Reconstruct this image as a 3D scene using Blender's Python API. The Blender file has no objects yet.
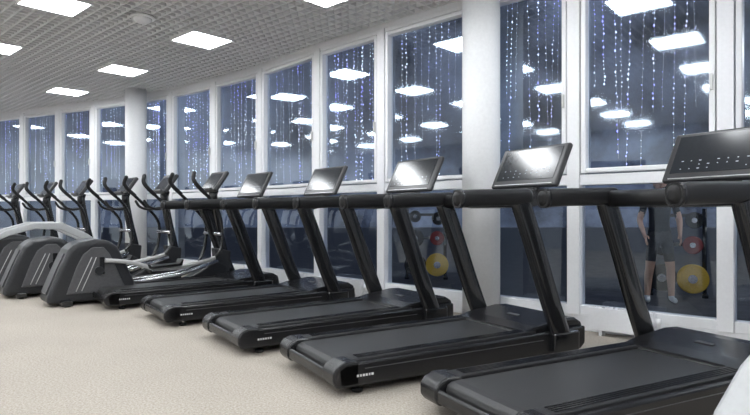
import bpy, bmesh, math, random
from mathutils import Vector, Matrix
random.seed(7)
scene = bpy.context.scene
COL = scene.collection
try:
    scene.view_settings.view_transform = 'Standard'
    scene.view_settings.look = 'None'
except Exception:
    pass

# ------------------------------------------------------------ materials
def mat(name, col, rough=0.5, metal=0.0, noise=0.0, nscale=40, bump=0.0, spec=0.5, coat=0.0):
    m = bpy.data.materials.new(name); m.use_nodes = True
    nt = m.node_tree; b = nt.nodes['Principled BSDF']
    b.inputs['Base Color'].default_value = (*col, 1)
    b.inputs['Roughness'].default_value = rough
    b.inputs['Metallic'].default_value = metal
    b.inputs['Specular IOR Level'].default_value = spec
    b.inputs['Coat Weight'].default_value = coat
    tc = nt.nodes.new('ShaderNodeTexCoord')
    n = nt.nodes.new('ShaderNodeTexNoise'); n.inputs['Scale'].default_value = nscale
    n.inputs['Detail'].default_value = 3
    nt.links.new(tc.outputs['Object'], n.inputs['Vector'])
    if noise > 0:
        r = nt.nodes.new('ShaderNodeValToRGB')
        r.color_ramp.elements[0].position = .3; r.color_ramp.elements[1].position = .7
        r.color_ramp.elements[0].color = (*[c*(1-noise) for c in col], 1)
        r.color_ramp.elements[1].color = (*[min(1, c*(1+noise)) for c in col], 1)
        nt.links.new(n.outputs['Fac'], r.inputs['Fac'])
        nt.links.new(r.outputs['Color'], b.inputs['Base Color'])
    if bump > 0:
        bp = nt.nodes.new('ShaderNodeBump'); bp.inputs['Strength'].default_value = bump
        bp.inputs['Distance'].default_value = .01
        nt.links.new(n.outputs['Fac'], bp.inputs['Height'])
        nt.links.new(bp.outputs['Normal'], b.inputs['Normal'])
    return m

def emis(name, col, s):
    m = bpy.data.materials.new(name); m.use_nodes = True
    nt = m.node_tree; nt.nodes.clear()
    o = nt.nodes.new('ShaderNodeOutputMaterial'); e = nt.nodes.new('ShaderNodeEmission')
    e.inputs['Color'].default_value = (*col, 1); e.inputs['Strength'].default_value = s
    nt.links.new(e.outputs[0], o.inputs[0]); return m

M_black = mat('black_plastic', (.013, .013, .0145), .26, noise=.15, bump=.03, nscale=300, spec=.45)
M_foam = mat('black_foam_grip', (.010, .010, .011), .42, noise=.2, bump=.10, nscale=200, spec=.38)
M_frame = mat('black_painted_steel', (.013, .0135, .015), .17, noise=.1, spec=.5, coat=.3)
M_belt = mat('belt_rubber', (.034, .034, .035), .42, noise=.15, nscale=120, bump=.1, spec=.4)
M_rail = mat('foot_rail', (.018, .018, .0195), .36, noise=.2, nscale=250, bump=.2, spec=.4)
M_silver = mat('silver_paint', (.55, .55, .55), .32, metal=.3, noise=.05)
M_shroud = mat('pale_grey_shroud', (.46, .47, .48), .38, metal=.1, noise=.04)
M_grey = mat('grey_plastic', (.085, .085, .09), .36, noise=.1, spec=.4)
M_dark = mat('charcoal_plastic', (.026, .027, .030), .30, noise=.1, spec=.4)
M_chrome = mat('brushed_steel', (.6, .6, .62), .25, metal=1, noise=.05)
M_screen = mat('screen_glass', (.022, .025, .03), .16, noise=.05, spec=.5)
M_bezel = mat('console_bezel', (.03, .03, .033), .3, noise=.05)
M_icons = emis('display_icons', (.8, .9, 1), .8)
M_label = mat('white_label', (.6, .6, .6), .5, noise=.02)
M_white = mat('white_upvc', (.84, .845, .87), .3, noise=.02)
M_plaster = mat('white_plaster', (.82, .825, .84), .6, noise=.03, bump=.05)
M_wallgrey = mat('grey_wall_paint', (.42, .43, .45), .8, noise=.06, nscale=5)
M_grid = mat('ceiling_grid_white', (.86, .865, .88), .4, noise=.02)
M_slab = mat('plenum_grey', (.13, .13, .13), .9, noise=.15, nscale=3)
M_panel = emis('led_panel', (.94, .975, 1), 28)
M_yellow = mat('yellow_rubber', (.60, .38, .03), .5, noise=.1)
M_red = mat('red_rubber', (.25, .03, .03), .5, noise=.1)
M_out = mat('outdoor_paving', (.07, .072, .08), .7, noise=.3, nscale=6)
M_skin = mat('skin', (.60, .36, .26), .55, noise=.05)
M_shirt = mat('dark_shirt', (.02, .023, .03), .85, noise=.2)
M_shorts = mat('grey_shorts', (.05, .05, .055), .85, noise=.2)
M_shoe = mat('white_shoes', (.8, .8, .8), .5, noise=.05)
M_hair = mat('brown_hair', (.03, .018, .01), .7, noise=.3)

# floor
M_floor = bpy.data.materials.new('speckled_rubber_floor'); M_floor.use_nodes = True
nt = M_floor.node_tree; b = nt.nodes['Principled BSDF']; b.inputs['Roughness'].default_value = .75
b.inputs['Specular IOR Level'].default_value = .25
tc = nt.nodes.new('ShaderNodeTexCoord')
n1 = nt.nodes.new('ShaderNodeTexNoise'); n1.inputs['Scale'].default_value = 75; n1.inputs['Detail'].default_value = 6
n1.inputs['Roughness'].default_value = .8
n2 = nt.nodes.new('ShaderNodeTexNoise'); n2.inputs['Scale'].default_value = 1.2
r1 = nt.nodes.new('ShaderNodeValToRGB')
e = r1.color_ramp.elements
e[0].position = .34; e[0].color = (.23, .20, .165, 1)
e[1].position = .68; e[1].color = (.60, .55, .485, 1)
m1 = r1.color_ramp.elements.new(.5); m1.color = (.435, .39, .335, 1)
mx = nt.nodes.new('ShaderNodeMixRGB'); mx.blend_type = 'MULTIPLY'; mx.inputs[0].default_value = .2
nt.links.new(tc.outputs['Object'], n1.inputs['Vector']); nt.links.new(tc.outputs['Object'], n2.inputs['Vector'])
nt.links.new(n1.outputs['Fac'], r1.inputs['Fac'])
nt.links.new(r1.outputs['Color'], mx.inputs[1]); nt.links.new(n2.outputs['Fac'], mx.inputs[2])
nt.links.new(mx.outputs[0], b.inputs['Base Color'])
bp = nt.nodes.new('ShaderNodeBump'); bp.inputs['Strength'].default_value = .2; bp.inputs['Distance'].default_value = .01
nt.links.new(n1.outputs['Fac'], bp.inputs['Height']); nt.links.new(bp.outputs[0], b.inputs['Normal'])

# glass : reflective night glazing
def glass(name, base, tint, rough):
    m = bpy.data.materials.new(name); m.use_nodes = True
    nt = m.node_tree; nt.nodes.clear()
    o = nt.nodes.new('ShaderNodeOutputMaterial')
    t = nt.nodes.new('ShaderNodeBsdfTransparent'); t.inputs[0].default_value = (*tint, 1)
    g = nt.nodes.new('ShaderNodeBsdfGlossy'); g.inputs['Roughness'].default_value = rough
    g.inputs['Color'].default_value = (.78, .89, 1, 1)
    f = nt.nodes.new('ShaderNodeFresnel'); f.inputs['IOR'].default_value = 1.5
    mu = nt.nodes.new('ShaderNodeMath'); mu.operation = 'MULTIPLY_ADD'
    mu.inputs[1].default_value = 1.3; mu.inputs[2].default_value = base; mu.use_clamp = True
    mix = nt.nodes.new('ShaderNodeMixShader')
    nt.links.new(f.outputs[0], mu.inputs[0]); nt.links.new(mu.outputs[0], mix.inputs[0])
    nt.links.new(t.outputs[0], mix.inputs[1]); nt.links.new(g.outputs[0], mix.inputs[2])
    nt.links.new(mix.outputs[0], o.inputs[0]); return m
M_glass = glass('night_glass', .19, (.85, .90, .96), .05)
M_glassl = glass('night_glass_lower', .04, (.82, .86, .9), .02)

# ------------------------------------------------------------ helpers
def link(ob, parent=None):
    COL.objects.link(ob)
    if parent is not None: ob.parent = parent
    return ob
def empty(name, loc=(0, 0, 0), rz=0):
    o = bpy.data.objects.new(name, None); o.empty_display_size = .1
    o.location = loc; o.rotation_euler = (0, 0, rz); COL.objects.link(o); return o
def obj_from_bm(name, bm, m, parent=None, smooth=False):
    bmesh.ops.recalc_face_normals(bm, faces=bm.faces)
    me = bpy.data.meshes.new(name); bm.to_mesh(me); bm.free()
    for mm in (m if isinstance(m, (list, tuple)) else [m]): me.materials.append(mm)
    if smooth:
        for p in me.polygons: p.use_smooth = True
    return link(bpy.data.objects.new(name, me), parent)
def box(name, c, s, m, parent=None, bev=0.0, rot=None, seg=2):
    bm = bmesh.new(); bmesh.ops.create_cube(bm, size=1)
    bmesh.ops.scale(bm, vec=s, verts=bm.verts)
    if bev > 0:
        bmesh.ops.bevel(bm, geom=bm.edges[:], offset=bev, segments=seg, profile=.5, affect='EDGES')
    if rot is not None: bmesh.ops.rotate(bm, cent=(0, 0, 0), matrix=rot, verts=bm.verts)
    bmesh.ops.translate(bm, vec=c, verts=bm.verts)
    return obj_from_bm(name, bm, m, parent)
def prism(name, prof, y0, y1, m, parent=None, bev=0.0, seg=2):
    """side profile (x,z) extruded along y"""
    bm = bmesh.new()
    a = [bm.verts.new((x, y0, z)) for x, z in prof]; b_ = [bm.verts.new((x, y1, z)) for x, z in prof]
    n = len(prof)
    bm.faces.new(a); bm.faces.new(b_[::-1])
    for i in range(n): bm.faces.new((a[i], a[(i+1) % n], b_[(i+1) % n], b_[i]))
    bmesh.ops.recalc_face_normals(bm, faces=bm.faces)
    if bev > 0:
        es = [e for e in bm.edges if len(e.link_faces) == 2 and e.calc_face_angle(0) > .5]
        bmesh.ops.bevel(bm, geom=es, offset=bev, segments=seg, profile=.5, affect='EDGES')
    return obj_from_bm(name, bm, m, parent)
def poly(name, pts, z, m, thick=0):
    bm = bmesh.new(); vs = [bm.verts.new((x, y, z)) for x, y in pts]; f = bm.faces.new(vs)
    return obj_from_bm(name, bm, m)
def cat(pts, k=6):
    P = [Vector(p) for p in pts]; out = []
    Q = [P[0]*2-P[1]]+P+[P[-1]*2-P[-2]]
    for i in range(1, len(Q)-2):
        for j in range(k):
            t = j/k; a, b2, c, d = Q[i-1], Q[i], Q[i+1], Q[i+2]
            out.append(.5*((2*b2)+(c-a)*t+(2*a-5*b2+4*c-d)*t*t+(3*b2-a-3*c+d)*t**3))
    out.append(P[-1]); return out
def sweep(name, pts, w, h, m, parent=None, n=16, ex=2.0, hint=(0, 1, 0), round_ends=False, bm=None):
    P = [Vector(p) for p in pts]; N = len(P)
    if not isinstance(w, (list, tuple)): w = [w]*N
    if not isinstance(h, (list, tuple)): h = [h]*N
    w = list(w); h = list(h)
    if round_ends:
        def ends(P0, P1, w0, h0):
            d = (P0-P1).normalized(); r = min(w0, h0)/2
            return [(P0+d*r*x, s) for x, s in ((.0, 1), (.38, .92), (.7, .71), (.92, .38))]
        A = ends(P[0], P[1], w[0], h[0])[::-1]; B = ends(P[-1], P[-2], w[-1], h[-1])
        w = [w[0]*s for _, s in A]+w[1:-1]+[w[-1]*s for _, s in B]
        h = [h[0]*s for _, s in A]+h[1:-1]+[h[-1]*s for _, s in B]
        P = [p for p, _ in A]+P[1:-1]+[p for p, _ in B]; N = len(P)
    own = bm is None
    if own: bm = bmesh.new()
    rings = []
    for i in range(N):
        t = (P[min(i+1, N-1)]-P[max(i-1, 0)]).normalized()
        hv = Vector(hint)
        s = hv-t*hv.dot(t)
        if s.length < .2:
            hv = Vector((1, 0, 0)); s = hv-t*hv.dot(t)
        s.normalize(); u = s.cross(t)
        ring = []
        for k in range(n):
            a = 2*math.pi*k/n; ca, sa = math.cos(a), math.sin(a)
            x = math.copysign(abs(ca)**(2/ex), ca)*w[i]/2; y = math.copysign(abs(sa)**(2/ex), sa)*h[i]/2
            ring.append(bm.verts.new(P[i]+s*x+u*y))
        rings.append(ring)
    for i in range(N-1):
        for k in range(n):
            f = bm.faces.new((rings[i][k], rings[i][(k+1) % n], rings[i+1][(k+1) % n], rings[i+1][k])); f.smooth = True
    bm.faces.new(rings[0][::-1]); bm.faces.new(rings[-1])
    if own: return obj_from_bm(name, bm, m, parent)
def cyl(name, c, r, h, m, parent=None, axis='Z', n=32, bev=0):
    bm = bmesh.new(); bmesh.ops.create_cone(bm, cap_ends=True, segments=n, radius1=r, radius2=r, depth=h)
    if bev:
        es = [e for e in bm.edges if e.calc_face_angle(0) > .8]
        bmesh.ops.bevel(bm, geom=es, offset=bev, segments=2, affect='EDGES')
    if axis == 'Y': bmesh.ops.rotate(bm, cent=(0, 0, 0), matrix=Matrix.Rotation(math.pi/2, 3, 'X'), verts=bm.verts)
    if axis == 'X': bmesh.ops.rotate(bm, cent=(0, 0, 0), matrix=Matrix.Rotation(math.pi/2, 3, 'Y'), verts=bm.verts)
    bmesh.ops.translate(bm, vec=c, verts=bm.verts)
    for f in bm.faces:
        if len(f.verts) == 4: f.smooth = True
    return obj_from_bm(name, bm, m, parent)
def duplicate(root, loc, rz):
    e2 = empty(root.name.split('.')[0], loc, rz)
    for c in root.children:
        o = c.copy(); COL.objects.link(o); o.parent = e2
    return e2

# ------------------------------------------------------------ room
POSTS = [(7.1, .9), (6.0, 1.85), (4.95, 2.77), (3.9, 3.68), (2.84, 4.6), (1.91, 5.41), (1.14, 6.08), (.12, 7.05), (-.75, 7.9),
         (-1.76, 9.01), (-2.75, 9.92), (-3.8, 10.74), (-4.7, 11.35), (-5.84, 11.93), (-6.86, 12.46), (-8.0, 13.04),
         (-9.16, 13.63), (-10.4, 14.25), (-11.6, 14.85)]
BACK = [(-15.5, 7.5), (-3.0, -6.0), (3.0, -6.0)]
ROOM = POSTS+BACK
H = 3.4
floor = poly('floor', ROOM, 0, M_floor)
slab = poly('ceiling', ROOM, 3.8, M_slab)
outp = [(x+.14, y+.17) for x, y in POSTS]
poly('ground_outside', outp+[(-30, 25), (-30, 45), (40, 45), (40, -5)], -.12, M_out)

def wallseg(name, a, b_, z0, z1, m, th=.1):
    a = Vector((*a, 0)); b_ = Vector((*b_, 0)); d = b_-a; L = d.length
    ang = math.atan2(d.y, d.x)
    o = box(name, (L/2, -th/2, (z0+z1)/2), (L+th, th, z1-z0), m)
    o.location = (a.x, a.y, 0); o.rotation_euler = (0, 0, ang); return o
wallseg('wall_left', POSTS[-1], BACK[0], 0, 3.8, M_plaster)
wallseg('wall_back', BACK[0], BACK[1], 0, 3.8, M_wallgrey)
wallseg('wall_rear', BACK[1], BACK[2], 0, 3.8, M_wallgrey)
wallseg('wall_right', BACK[2], POSTS[0], 0, 3.8, M_plaster)

SILL = .14; TR = 1.40; HEAD = 3.35
def window(i, A, B):
    A = Vector((*A, 0)); B = Vector((*B, 0))
    d = A-B; L = d.length; ang = math.atan2(d.y, d.x)
    root = empty('window_%d' % i, (B.x, B.y, 0), ang)
    pw = .12
    def fr(nm, x0, x1, z0, z1, y0=-.06, y1=.06, m=M_white, bev=.006):
        return box(nm, ((x0+x1)/2, (y0+y1)/2, (z0+z1)/2), (x1-x0, y1-y0, z1-z0), m, root, bev)
    fr('mullion', -pw/2, pw/2, SILL, HEAD, -.08, .07)
    fr('bottom_rail', pw/2, L-pw/2, SILL, SILL+.09)
    fr('transom', pw/2, L-pw/2, TR-.05, TR+.05)
    fr('head_rail', pw/2, L-pw/2, HEAD-.05, HEAD)
    for (z0, z1, nm) in ((SILL+.09, TR-.05, 'lower'), (TR+.05, HEAD-.05, 'upper')):
        g = .010; w = .045; x0 = pw/2+g; x1 = L-pw/2-g
        if nm == 'upper':
            fr('sash_left', x0, x0+w, z0+g, z1-g, -.075, .03, bev=.01)
            fr('sash_right', x1-w, x1, z0+g, z1-g, -.075, .03, bev=.01)
            fr('sash_bottom', x0+w, x1-w, z0+g, z0+g+w, -.075, .03, bev=.01)
            fr('sash_top', x0+w, x1-w, z1-g-w, z1-g, -.075, .03, bev=.01)
            box('window_handle', (x1-w/2, -.09, TR+.75), (.022, .03, .13), M_silver, root, .006)
        bm = bmesh.new()
        vs = [bm.verts.new(p) for p in ((pw/2, 0, z0), (L-pw/2, 0, z0), (L-pw/2, 0, z1), (pw/2, 0, z1))]
        bm.faces.new(vs); obj_from_bm('glass_'+nm, bm, M_glass if nm == 'upper' else M_glassl, root)
    box('wall_plinth', (L/2, .01, (SILL-.12)/2), (L, .14, SILL+.12), M_white, root)
    box('wall_header', (L/2, .01, (HEAD+3.8)/2), (L+.03, .14, 3.8-HEAD), M_white, root)
for i in range(len(POSTS)-1):
    window(i+1, POSTS[i], POSTS[i+1])

cyl('column', (1.08, 5.80, 1.9), .19, 3.8, M_plaster, n=48)
cyl('column', (-4.52, 10.78, 1.9), .19, 3.8, M_plaster, n=48)
o = box('column', (0, 0, 1.9), (.34, .3, 3.8), M_plaster, bev=.01); o.location = (3.1, 4.14, 0); o.rotation_euler = (0, 0, math.radians(-41))

for i in (3, 4, 5, 7, 8, 9, 10):
    A = Vector((*POSTS[i], 0)); B = Vector((*POSTS[i+1], 0)); d = A-B; L = d.length
    root = empty('radiator', (B.x, B.y, 0), math.atan2(d.y, d.x))
    x0, x1 = (.2, L-.2)
    if i == 3: x0 = .6
    if i == 4: x1 = L-.5
    if i == 5: x0 = .42
    box('panel_front', ((x0+x1)/2, -.215, .15), (x1-x0, .015, .2), M_white, root, .004)
    box('panel_back', ((x0+x1)/2, -.125, .15), (x1-x0, .015, .2), M_white, root, .004)
    k = int((x1-x0)/.04)
    bm = bmesh.new()
    for j in range(k):
        xx = x0+.02+j*.04
        r = bmesh.ops.create_cube(bm, size=1); bmesh.ops.scale(bm, vec=(.006, .09, .2), verts=r['verts'])
        bmesh.ops.translate(bm, vec=(xx, -.17, .155), verts=r['verts'])
    obj_from_bm('fins', bm, M_white, root)
    for xx in (x0+.1, x1-.1): box('foot', (xx, -.17, .03), (.03, .08, .06), M_white, root)
    sweep('pipe', cat([(x1, -.17, .1), (x1+.05, -.17, .1), (x1+.07, -.17, .07), (x1+.07, -.17, 0)]), .022, .022, M_white, root, hint=(0, 1, 0))
    cyl('valve_head', (x1+.03, -.17, .17), .022, .07, M_white, root)

# ------------------------------------------------------------ ceiling grid
T = Vector((-.737, .676)); Nn = Vector((-.676, -.737))
A0 = Vector((-2.3, 7.58))
def inside(p, marg=0):
    c = False; n = len(ROOM)
    for i in range(n):
        a = ROOM[i]; b2 = ROOM[(i+1) % n]
        if (a[1] > p[1]) != (b2[1] > p[1]) and p[0] < (b2[0]-a[0])*(p[1]-a[1])/(b2[1]-a[1])+a[0]: c = not c
    if c and marg:
        for i in range(n):
            a = Vector(ROOM[i]); b2 = Vector(ROOM[(i+1) % n]); d = b2-a
            t = max(0, min(1, (p-a).dot(d)/d.dot(d)))
            if (p-(a+d*t)).length < marg: return False
    return c
def clip(o, d):
    ts = []; n = len(ROOM)
    for i in range(n):
        a = Vector(ROOM[i]); b2 = Vector(ROOM[(i+1) % n]); e_ = b2-a
        den = d.x*e_.y-d.y*e_.x
        if abs(den) < 1e-9: continue
        w_ = a-o; t = (w_.x*e_.y-w_.y*e_.x)/den; s = (w_.x*d.y-w_.y*d.x)/den
        if 0 <= s < 1: ts.append(t)
    ts.sort(); return [(ts[i], ts[i+1]) for i in range(0, len(ts)-1, 2)]
verts = []; faces = []
def strip(o, d, perp, th, z0, z1, t0, t1):
    a = o+d*t0; b2 = o+d*t1; k = len(verts)
    for p in (a, b2):
        for s in (-1, 1):
            q = p+perp*(s*th/2)
            verts.append((q.x, q.y, z0)); verts.append((q.x, q.y, z1))
    for f in ((0, 2, 6, 4), (1, 5, 7, 3), (0, 4, 5, 1), (2, 3, 7, 6), (0, 1, 3, 2), (4, 6, 7, 5)):
        faces.append(tuple(k+x for x in f))
CELL = .12
for d, perp in ((T, Nn), (Nn, T)):
    for i in range(-140, 160):
        o = A0+perp*(CELL*(i+.5))
        th = .02
        for t0, t1 in clip(o, d):
            if t1-t0 > .25: strip(o, d, perp, th, H, H+.045, t0+.1, t1-.1)
me = bpy.data.meshes.new('ceiling_grid'); me.from_pydata(verts, [], faces); me.materials.append(M_grid)
link(bpy.data.objects.new('ceiling_grid', me))
pm = None
rz = math.atan2(T.y, T.x)
for k in range(0, 8):
    for j in range(-6, 6):
        p = A0+T*(2.4*j)+Nn*(1.8*k)
        if not inside(p, .5): continue
        root = empty('ceiling_light_panel', (p.x, p.y, H), rz)
        if pm is None:
            a = box('led_diffuser', (0, 0, -.012), (.56, .56, .012), M_panel, root)
            bm = bmesh.new()
            for sx, sy, cx, cy in ((.6, .022, 0, .289), (.6, .022, 0, -.289), (.022, .556, .289, 0), (.022, .556, -.289, 0)):
                r = bmesh.ops.create_cube(bm, size=1); bmesh.ops.scale(bm, vec=(sx, sy, .024), verts=r['verts'])
                bmesh.ops.translate(bm, vec=(cx, cy, -.011), verts=r['verts'])
            c = obj_from_bm('panel_frame', bm, M_grid, root)
            d_ = box('housing', (0, 0, .004), (.59, .59, .018), M_grid, root)
            pm = [a.data, c.data, d_.data]
        else:
            for nm, md in zip(('led_diffuser', 'panel_frame', 'housing'), pm):
                link(bpy.data.objects.new(nm, md), root)
root = empty('smoke_detector', (-2.73, 6.7, H))
cyl('base', (0, 0, -.015), .14, .03, M_plaster, root, bev=.008)
bm = bmesh.new(); bmesh.ops.create_uvsphere(bm, u_segments=32, v_segments=16, radius=.105)
bmesh.ops.scale(bm, vec=(1, 1, .55), verts=bm.verts); bmesh.ops.translate(bm, vec=(0, 0, -.03), verts=bm.verts)
obj_from_bm('dome', bm, M_white, root, True)

# ------------------------------------------------------------ fairy lights outside
M_fairy = bpy.data.materials.new('fairy_bulbs'); M_fairy.use_nodes = True
nt = M_fairy.node_tree; nt.nodes.clear()
o = nt.nodes.new('ShaderNodeOutputMaterial'); e_ = nt.nodes.new('ShaderNodeEmission')
tc = nt.nodes.new('ShaderNodeTexCoord'); n = nt.nodes.new('ShaderNodeTexNoise'); n.inputs['Scale'].default_value = 2.2
r = nt.nodes.new('ShaderNodeValToRGB')
r.color_ramp.elements[0].position = .38; r.color_ramp.elements[0].color = (.30, .30, 1, 1)
r.color_ramp.elements[1].position = .58; r.color_ramp.elements[1].color = (.78, .87, 1, 1)
nt.links.new(tc.outputs['Object'], n.inputs['Vector']); nt.links.new(n.outputs['Fac'], r.inputs['Fac'])
nt.links.new(r.outputs[0], e_.inputs[0]); e_.inputs[1].default_value = 4.5; nt.links.new(e_.outputs[0], o.inputs[0])
verts = []; faces = []; wires = []
def octa(p, r):
    k = len(verts)
    for v in ((r, 0, 0), (-r, 0, 0), (0, r, 0), (0, -r, 0), (0, 0, r*2), (0, 0, -r*2)):
        verts.append((p[0]+v[0], p[1]+v[1], p[2]+v[2]))
    for f in ((0, 2, 4), (2, 1, 4), (1, 3, 4), (3, 0, 4), (2, 0, 5), (1, 2, 5), (3, 1, 5), (0, 3, 5)):
        faces.append(tuple(k+x for x in f))
ZT = 3.32
for i in range(2, len(POSTS)-1):
    A = Vector((*POSTS[i], 0)); B = Vector((*POSTS[i+1], 0)); d = (A-B); L = d.length; d.normalize()
    nrm = Vector((-d.y, d.x, 0))
    x = .10
    while x < L-.08:
        p0 = B+d*x+nrm*(.18+random.uniform(-.02, .05))
        zb = random.choice([1.5, 1.5, 1.6, 1.8, 2.0, 2.3]); z = ZT; sway = random.uniform(-.05, .05)
        wires.append((p0.copy(), zb, d*sway)); br = random.choice([.5, .75, 1.0])
        while z > zb:
            tt = (ZT-z)/1.7
            octa((p0.x+d.x*sway*tt+random.uniform(-.008, .008), p0.y+d.y*sway*tt, z), br*random.choice([.003, .0045, .0055, .0075]))
            z -= random.uniform(.03, .08)
        x += random.uniform(.045, .13)
nb = len(faces)
for p0, zb, sw in wires:
    k = len(verts); tt = (ZT-zb)/1.7; q = p0+sw*tt; r_ = .0015
    for pp, z in ((p0, ZT), (q, zb)):
        for a in range(3):
            verts.append((pp.x+r_*math.cos(a*2.1), pp.y+r_*math.sin(a*2.1), z))
    for a in range(3): faces.append((k+a, k+(a+1) % 3, k+3+(a+1) % 3, k+3+a))
me = bpy.data.meshes.new('fairy_light_curtain'); me.from_pydata(verts, [], faces)
me.materials.append(M_fairy); me.materials.append(M_silver)
for i, p in enumerate(me.polygons): p.material_index = 0 if i < nb else 1
link(bpy.data.objects.new('fairy_light_curtain', me))

# ------------------------------------------------------------ treadmill
def build_treadmill(loc, rz):
    R = empty('treadmill', loc, rz); W = .9
    prof = [(-.02, .075), (0, .055), (1.35, .05), (2.05, .05), (2.1, .09), (2.1, .22), (1.5, .205), (.02, .195), (-.03, .165)]
    prism('side_frame_right', prof, 0, .05, M_black, R, .012)
    prism('side_frame_left', prof, W-.05, W, M_black, R, .012)
    railp = [(.03, .12), (1.62, .12), (1.62, .222), (.1, .208), (.03, .198)]
    prism('foot_rail_right', railp, .045, .165, M_rail, R, .008)
    prism('foot_rail_left', railp, W-.165, W-.045, M_rail, R, .008)
    bm = bmesh.new()
    for y in (.075, .095, .115, .135, W-.135, W-.115, W-.095, W-.075):
        rr = bmesh.ops.create_cube(bm, size=1); bmesh.ops.scale(bm, vec=(1.38, .008, .006), verts=rr['verts'])
        bmesh.ops.rotate(bm, cent=(0, 0, 0), matrix=Matrix.Rotation(-math.atan2(.014, 1.52), 3, 'Y'), verts=rr['verts'])
        bmesh.ops.translate(bm, vec=(.83, y, .2165), verts=rr['verts'])
    obj_from_bm('rail_ridges', bm, M_black, R)
    prism('running_belt', [(0.0, .14), (.01, .17), (.04, .186), (.08, .19), (1.66, .205), (1.66, .11), (.06, .1), (.01, .115)], .17, W-.17, M_belt, R, .006)
    prism('rear_cap', [(-.05, .085), (-.02, .06), (.05, .06), (.05, .12), (-.012, .125), (-.04, .155), (-.052, .14)], .02, W-.02, M_black, R, .008)
    for y0 in (0.0, W-.17):
        prism('rear_corner_cap', [(-.06, .09), (-.03, .055), (.12, .055), (.12, .205), (.02, .207), (-.035, .185), (-.06, .15)], y0, y0+.17, M_black, R, .016, 3)
    cyl('rear_roller', (.045, W/2, .14), .035, W-.36, M_grey, R, 'Y')
    box('cross_member', (.9, W/2, .09), (.08, W-.1, .05), M_frame, R)
    box('cross_member', (1.6, W/2, .09), (.08, W-.1, .05), M_frame, R)
    for x in (.14, 1.95):
        for y in (.08, W-.08):
            cyl('levelling_foot', (x, y, .014), .035, .028, M_foam, R, bev=.005)
            cyl('foot_stem', (x, y, .045), .014, .05, M_chrome, R)
    for y in (.04, W-.04): cyl('wheel', (2.0, y+.0, .045), .04, .03, M_foam, R, 'Y')
    prism('motor_hood', [(1.50, .2), (1.53, .225), (1.64, .25), (1.93, .285), (2.05, .28), (2.12, .24), (2.15, .12), (2.12, .07), (1.6, .07)], .05, W-.05, M_black, R, .02, 3)
    box('hood_label', (1.78, W/2, .270), (.035, .12, .004), M_grey, R, rot=Matrix.Rotation(-math.radians(7), 3, 'Y'))
    box('side_pinstripe', (.9, -.0005, .158), (1.5, .003, .004), M_grey, R)
    box('side_pinstripe', (.9, W+.0005, .158), (1.5, .003, .004), M_grey, R)
    for y, nm in ((.0, 'right'), (W, 'left')):
        yy = y
        pts = cat([(1.88, yy, .10), (1.82, yy, .20), (1.69, yy, .50), (1.54, yy, .88), (1.435, yy, 1.13), (1.42, yy, 1.17)], 4)
        sweep('upright_'+nm, pts, .075, .155, M_frame, R, n=20, ex=4)
        box('upright_foot_'+nm, (1.86, yy, .13), (.26, .085, .15), M_frame, R, .015)
        g = cat([(.87, yy, 1.187), (1.0, yy, 1.195), (1.2, yy, 1.20), (1.38, yy, 1.205), (1.48, yy, 1.21)], 4)
        sweep('grip_'+nm, g, .09, .118, M_foam, R, n=24, ex=2.6, round_ends=True)
        sweep('grip_end_cap_'+nm, [(.845, yy, 1.186), (.87, yy, 1.187), (.882, yy, 1.187)], .096, .124, M_black, R, n=24, ex=2.6)
    sweep('cross_bar', [(1.44, -.0, 1.19), (1.44, W, 1.19)], .11, .11, M_foam, R, n=24, ex=2.8)
    prism('dashboard', [(1.44, 1.16), (1.62, 1.13), (1.93, 1.20), (1.97, 1.26), (1.90, 1.285), (1.70, 1.235), (1.44, 1.235)], .10, W-.10, M_black, R, .012, 3)
    for y in (.22, W-.22):
        cyl('cup_holder', (1.62, y, 1.232), .05, .03, M_grey, R)
        cyl('cup_recess', (1.62, y, 1.243), .042, .012, M_foam, R)
    sweep('console_neck', [(1.86, W/2, 1.22), (1.93, W/2, 1.32), (1.985, W/2, 1.42)], .3, .06, M_black, R, ex=4)
    tilt = math.atan2(.34, .17)
    rot = Matrix.Rotation(-tilt, 3, 'Y')
    c = Vector((1.965, W/2, 1.47))
    dvec = rot @ Vector((1, 0, 0)); nv = rot @ Vector((0, 0, 1))
    box('console_body', c, (.38, .74, .045), M_bezel, R, .018, rot, 3)
    box('console_screen', c+nv*.0225+dvec*.015, (.29, .64, .006), M_screen, R, .002, rot)
    bm = bmesh.new()
    for a_ in range(3):
        for b_ in range(9):
            if random.random() < .3: continue
            rr = bmesh.ops.create_cube(bm, size=1)
            bmesh.ops.scale(bm, vec=(.005, random.choice([.008, .016]), .001), verts=rr['verts'])
            bmesh.ops.rotate(bm, cent=(0, 0, 0), matrix=rot, verts=rr['verts'])
            bmesh.ops.translate(bm, vec=c+nv*.0262+dvec*(-.10+a_*.03)+Vector((0, -.25+b_*.062, 0)), verts=rr['verts'])
    obj_from_bm('display_icons', bm, M_icons, R)
    box('console_trim', c-dvec*.17+nv*.024, (.006, .64, .004), M_silver, R, 0, rot)
    cyl('stop_button', (1.50, W/2, 1.245), .025, .02, M_red, R)
    bm = bmesh.new(); x = .10
    for wd in (.014, .010, .014, .014, .010, .014):
        rr = bmesh.ops.create_cube(bm, size=1); bmesh.ops.scale(bm, vec=(wd, .002, .014), verts=rr['verts'])
        bmesh.ops.translate(bm, vec=(x, -.0035, .120), verts=rr['verts']); x += .020
    obj_from_bm('side_lettering', bm, M_label, R)
    return R
TM = [((.71, 2.41), 27), ((-.19, 3.36), 30), ((-.98, 4.33), 34), ((-1.93, 5.38), 36), ((-2.94, 6.33), 38)]
t0 = build_treadmill((*TM[0][0], 0), math.radians(TM[0][1]))
for p, a in TM[1:]: duplicate(t0, (*p, 0), math.radians(a))

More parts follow.
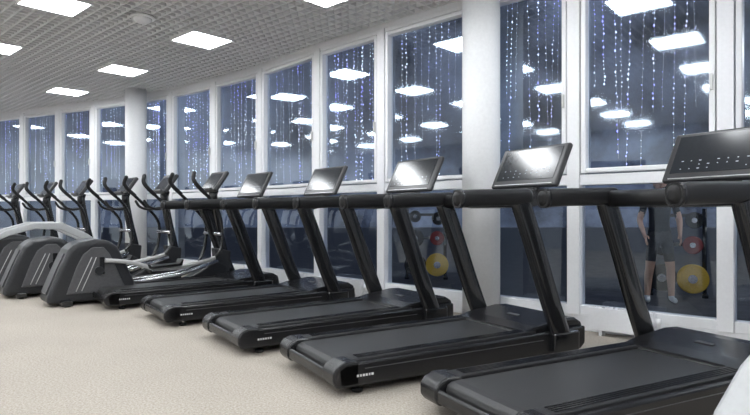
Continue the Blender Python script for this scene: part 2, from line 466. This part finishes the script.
# ------------------------------------------------------------ elliptical trainer
def build_elliptical(loc, rz, silver=False, arch=False):
    R = empty('elliptical_trainer', loc, rz)
    if silver:
        prof = [(-.46, .04), (-.47, .14), (-.43, .28), (-.34, .46), (-.22, .60), (-.08, .70), (.08, .74), (.22, .72), (.34, .62), (.44, .44), (.50, .24), (.52, .12), (.52, .04)]
    else:
        prof = [(-.50, .04), (-.49, .12), (-.36, .46), (-.27, .66), (-.18, .74), (.02, .775), (.16, .76), (.27, .68), (.36, .50), (.46, .26), (.52, .12), (.52, .04)]
    prism('drive_housing', prof, -.23, .23, M_shroud if silver else M_dark, R, .05, 4)
    sp = [(-.30, .14), (-.19, .46), (-.12, .60), (-.02, .68), (.10, .68), (.17, .60), (.25, .42), (.34, .20), (.36, .14)]
    for y0, y1 in ((-.245, -.20), (.20, .245)):
        if not silver: prism('side_panel', sp, y0, y1, M_grey, R, .012, 3)
        cyl('crank_hub', (.05, (-.26 if y0 < 0 else .26), .40), .05, .05, M_dark, R, 'Y')
        if not silver:
            for q in range(2):
                yy = -.247 if y0 < 0 else .247
                sweep('panel_stripe', cat([(-.20+.06*q, yy, .17), (-.11+.06*q, yy, .38), (-.03+.05*q, yy, .56)], 4), .006, .010, M_silver, R, n=8)
    if not silver:
        prism('rear_inset', [(-.495, .16), (-.485, .14), (-.36, .44), (-.29, .60), (-.305, .62), (-.375, .46)], -.13, .13, M_grey, R, .004)
    box('base_beam', (.95, 0, .09), (1.7, .14, .09), M_frame, R, .015)
    box('rear_stabiliser', (-.3, 0, .045), (.12, .62, .07), M_frame, R, .015)
    box('front_stabiliser', (1.8, 0, .045), (.12, .62, .07), M_frame, R, .015)
    for x in (-.3, 1.8):
        for y in (-.26, .26): cyl('levelling_foot', (x, y, .012), .03, .024, M_foam, R)
    for y in (-.11, .11):
        sweep('ramp_rail', [(.45, y, .20), (1.1, y, .27), (1.62, y, .42)], .05, .05, M_chrome, R, ex=3)
    prism('ramp_cover', [(1.0, .12), (1.75, .12), (1.78, .34), (1.62, .42), (1.4, .30)], -.09, .09, M_dark, R, .02)
    for y, cz, px, pz in ((-.28, .52, .82, .42), (.28, .24, 1.02, .30)):
        crx = .05+(.06 if y < 0 else -.06)
        box('crank_arm', ((.05+crx)/2, y+(.02 if y < 0 else -.02), (.40+cz)/2), (.05, .02, .2), M_frame, R)
        sweep('pedal_link_arm', cat([(crx, y, cz), (.4, y, cz-.04), (px, y, pz-.05), (1.35, y, pz+.02), (1.5, y, pz+.06)]), .045, .05, M_silver if y < 0 else M_grey, R, ex=3.5)
        prism('pedal', [(px-.2, pz-.03), (px+.2, pz-.01), (px+.22, pz+.07), (px+.2, pz+.075), (px+.17, pz+.02), (px-.19, pz), (px-.21, pz+.03), (px-.22, pz+.02)], y-.085, y+.085, M_foam, R, .006)
        top = 0 if y < 0 else .1
        sweep('moving_handle', cat([(1.5, y, pz+.06), (1.60, y*.98, .62), (1.60, y*.95, .95), (1.50-top, y*1.0, 1.2), (1.30-top, y*1.05, 1.40), (1.20-top, y*1.02, 1.52), (1.22-top, y*.9, 1.62)]), .045, .045, M_frame, R)
        sweep('handle_foam', cat([(1.35-top, y*1.04, 1.355), (1.25-top, y*1.045, 1.45), (1.20-top, y*1.02, 1.53), (1.22-top, y*.9, 1.62)]), .056, .056, M_foam, R, round_ends=True)
    if arch:
        ap = [(-.30, .72), (-.08, .85), (.25, .95), (.60, .95), (.95, .77), (1.30, .50), (1.36, .40), (1.24, .42), (.90, .68), (.58, .84), (.25, .85), (-.05, .77), (-.28, .66)]
        prism('arched_side_cover', ap, -.29, -.235, M_shroud, R, .015, 3)
        prism('arched_side_cover', ap, .235, .29, M_shroud, R, .015, 3)
    cyl('pivot_axle', (1.60, 0, .80), .025, .56, M_chrome, R, 'Y')
    sweep('mast', cat([(1.80, 0, .08), (1.76, 0, .5), (1.66, 0, .95), (1.60, 0, 1.30), (1.62, 0, 1.42)]), .12, .11, M_frame, R, ex=3)
    prism('mast_cover', [(1.60, .60), (1.84, .55), (1.80, .10), (1.90, .06), (1.66, .06)], -.08, .08, M_dark, R, .02)
    for s in (-1, 1):
        sweep('fixed_handle', cat([(1.62, 0, 1.16), (1.56, s*.12, 1.16), (1.42, s*.2, 1.14), (1.30, s*.2, 1.18), (1.24, s*.19, 1.26)]), .038, .038, M_foam, R, hint=(0, 0, 1), round_ends=True)
    rot = Matrix.Rotation(-math.radians(55), 3, 'Y')
    c = Vector((1.62, 0, 1.52)); nv = rot @ Vector((0, 0, 1))
    box('console_body', c, (.34, .50, .06), M_bezel, R, .025, rot, 3)
    box('console_screen', c+nv*.031, (.24, .38, .006), M_screen, R, .002, rot)
    box('reading_rack', c-(rot @ Vector((.16, 0, 0)))+nv*.05, (.03, .36, .04), M_grey, R, .006, rot)
    cyl('bottle_holder', (1.54, -.15, 1.30), .045, .12, M_foam, R)
    return R
e0 = build_elliptical((-3.50, 6.98, 0), math.radians(40))
for p, a in (((-4.42, 7.62), 40), ((-6.35, 8.95), 42), ((-7.35, 9.65), 43), ((-8.35, 10.3), 44)): duplicate(e0, (*p, 0), math.radians(a))
build_elliptical((-5.30, 8.30, 0), math.radians(41), arch=True)
build_elliptical((1.49, 1.77, 0), math.radians(20), silver=True)

# ------------------------------------------------------------ plate racks (solid stand-ins for pane reflections, set beyond the glass)
def rack(loc, rz):
    R = empty('reflected_plate_rack', loc, rz)
    for x in (-.35, .35):
        sweep('post', [(x, 0, 0), (x, 0, 1.27)], .06, .06, M_frame, R, ex=4)
        box('foot', (x, 0, .025), (.08, .6, .05), M_frame, R, .01)
    for z in (.25, .74, 1.17): box('crossbar', (0, 0, z), (.76, .05, .05), M_frame, R)
    for x, z, r, m in ((-.2, .25, .20, M_black), (.2, .25, .21, M_yellow), (-.2, .74, .16, M_black), (.2, .74, .13, M_red), (-.2, 1.14, .11, M_black), (.22, 1.10, .12, M_black)):
        for q in range(2):
            cyl('weight_plate', (x, -.07-.055*q, z), r, .045, m, R, 'Y', bev=.01)
        cyl('plate_hub', (x, -.16, z), r*.3, .012, M_chrome, R, 'Y')
        cyl('peg', (x, -.13, z), .024, .2, M_chrome, R, 'Y')
    return R
r0 = rack((4.48, 8.45, -.12), math.radians(-28))
duplicate(r0, (.95, 10.6, -.12), math.radians(-5))
root = empty('offscreen_fill_lamp', (6.2, 6.2, -.12))  # added out of view to brighten the figure and racks behind the glass
sweep('post', [(0, 0, 0), (0, 0, 3.2)], .09, .09, M_frame, root)
cyl('base', (0, 0, .05), .14, .1, M_frame, root)
cyl('fill_lamp_head', (0, 0, 3.3), .2, .2, emis('fill_lamp_glow', (.9, .95, 1), 110), root, bev=.03)
cyl('fill_lamp_cap', (0, 0, 3.43), .24, .05, M_frame, root)

# ------------------------------------------------------------ person (solid stand-in for a pane reflection, set beyond the glass)
def person(loc, rz):
    R = empty('reflected_person', loc, rz)
    J = {'pelvis': (0, 0, .92, .125, .10), 'waist': (0, 0, 1.04, .125, .095), 'chest': (0, .0, 1.24, .155, .11), 'neck0': (0, 0, 1.41, .07, .07), 'neck': (0, .01, 1.48, .052, .052),
         'headb': (0, .02, 1.53, .05, .05)}
    for s, n_ in ((-1, 'R'), (1, 'L')):
        J.update({'hip'+n_: (s*.085, 0, .86, .095, .095), 'knee'+n_: (s*.13, .02+.03*(s > 0), .47, .058, .06), 'calf'+n_: (s*.14, -.01, .34, .055, .058), 'ankle'+n_: (s*.15, -.02, .09, .036, .04),
                  'heel'+n_: (s*.15, -.03, .045, .04, .04), 'toe'+n_: (s*.17, .15, .035, .04, .03),
                  'sh'+n_: (s*.17, 0, 1.37, .06, .06), 'elb'+n_: (s*.25, -.02, 1.10, .042, .042), 'wr'+n_: (s*.22, .14, .93, .027, .027), 'palm'+n_: (s*.21, .19, .87, .034, .02)})
    E = [('pelvis', 'waist'), ('waist', 'chest'), ('chest', 'neck0'), ('neck0', 'neck'), ('neck', 'headb')]
    for n_ in 'RL':
        E += [('pelvis', 'hip'+n_), ('hip'+n_, 'knee'+n_), ('knee'+n_, 'calf'+n_), ('calf'+n_, 'ankle'+n_), ('ankle'+n_, 'heel'+n_), ('heel'+n_, 'toe'+n_),
              ('chest', 'sh'+n_), ('sh'+n_, 'elb'+n_), ('elb'+n_, 'wr'+n_), ('wr'+n_, 'palm'+n_)]
    names = list(J); idx = {k: i for i, k in enumerate(names)}
    rad = [(J[k][3], J[k][4]) for k in names]; vs = [J[k][:3] for k in names]; es = [(idx[a], idx[b2]) for a, b2 in E]
    me = bpy.data.meshes.new('body'); me.from_pydata(vs, es, [])
    ob = bpy.data.objects.new('body', me); COL.objects.link(ob)
    ob.modifiers.new('sk', 'SKIN'); sd = ob.modifiers.new('sd', 'SUBSURF'); sd.levels = 2; sd.render_levels = 2
    for i, v in enumerate(me.skin_vertices[0].data):
        v.radius = rad[i]; v.use_root = (i == 0)
    dg = bpy.context.evaluated_depsgraph_get(); dg.update()
    m2 = bpy.data.meshes.new_from_object(ob.evaluated_get(dg))
    bpy.data.objects.remove(ob)
    m2.materials.clear()
    for m in (M_skin, M_shirt, M_shorts, M_shoe): m2.materials.append(m)
    for p in m2.polygons:
        c = p.center; p.use_smooth = True; ax = abs(c.x)
        arm = ax > .2 and c.z < 1.22 and c.z > .8 or (ax > .17 and .8 < c.z < 1.0)
        if c.z < .085: p.material_index = 3
        elif c.z < .56: p.material_index = 0
        elif arm: p.material_index = 0
        elif c.z < .95: p.material_index = 2
        elif c.z < 1.43: p.material_index = 1
    link(bpy.data.objects.new('body', m2), R)
    for s in (-1, 1):
        base = Vector((s*.21, .20, .86))
        for k in range(5):
            if k < 4:
                off = Vector((0, .018-.012*k, .012-.008*k)); ln = (.07, .08, .075, .06)[k]
                pts = [base+off, base+off+Vector((0, .35*ln, -.45*ln)), base+off+Vector((-s*.012, .45*ln, -.95*ln))]
            else:
                pts = [Vector((s*.205, .175, .90)), Vector((s*.185, .205, .895)), Vector((s*.178, .225, .87))]
            sweep('finger' if k < 4 else 'thumb', cat(pts, 3), .017, .017, M_skin, R, n=8, round_ends=True)
    bm = bmesh.new(); bmesh.ops.create_uvsphere(bm, u_segments=24, v_segments=18, radius=.1)
    for v in bm.verts:
        v.co.x *= .76; v.co.z *= 1.15
        if v.co.z < 0: v.co.x *= 1+v.co.z*2.2
    bmesh.ops.translate(bm, vec=(0, .03, 1.60), verts=bm.verts); obj_from_bm('head', bm, M_skin, R, True)
    bm = bmesh.new(); bmesh.ops.create_uvsphere(bm, u_segments=24, v_segments=18, radius=.108)
    for v in bm.verts: v.co.x *= .79; v.co.z *= 1.12
    bmesh.ops.bisect_plane(bm, geom=bm.verts[:]+bm.edges[:]+bm.faces[:], plane_co=(0, .03, .02), plane_no=(0, 1, -.75), clear_outer=True)
    bmesh.ops.translate(bm, vec=(0, .025, 1.605), verts=bm.verts); obj_from_bm('hair', bm, M_hair, R, True)
    sweep('nose', [(0, .125, 1.615), (0, .142, 1.585), (0, .135, 1.575)], [.012, .024, .02], .02, M_skin, R, hint=(1, 0, 0))
    for s in (-1, 1):
        cyl('eye', (s*.03, .122, 1.61), .009, .006, M_hair, R, 'Y')
        box('ear', (s*.078, .03, 1.60), (.014, .03, .055), M_skin, R, .006)
    box('mouth', (0, .126, 1.547), (.04, .006, .008), M_red, R, .002)
    return R
person((3.87, 7.75, -.12), math.radians(165))

# ------------------------------------------------------------ world, camera
w = bpy.data.worlds.new('night_sky'); scene.world = w; w.use_nodes = True
nt = w.node_tree; bg = nt.nodes['Background']
tc = nt.nodes.new('ShaderNodeTexCoord'); n = nt.nodes.new('ShaderNodeTexNoise'); n.inputs['Scale'].default_value = 6; n.inputs['Detail'].default_value = 8
n.inputs['Roughness'].default_value = .7
r = nt.nodes.new('ShaderNodeValToRGB')
r.color_ramp.elements[0].position = .38; r.color_ramp.elements[0].color = (.014, .018, .032, 1)
r.color_ramp.elements[1].position = .68; r.color_ramp.elements[1].color = (.17, .215, .33, 1)
nt.links.new(tc.outputs['Generated'], n.inputs['Vector']); nt.links.new(n.outputs['Fac'], r.inputs['Fac'])
nt.links.new(r.outputs[0], bg.inputs['Color']); bg.inputs['Strength'].default_value = 1

cam = bpy.data.cameras.new('camera'); cam.sensor_width = 36; cam.lens = 570/750*36; cam.shift_y = .006
co = bpy.data.objects.new('camera', cam); COL.objects.link(co)
co.location = (0, 0, 1.1); co.rotation_euler = (math.pi/2, 0, 0)
scene.camera = co
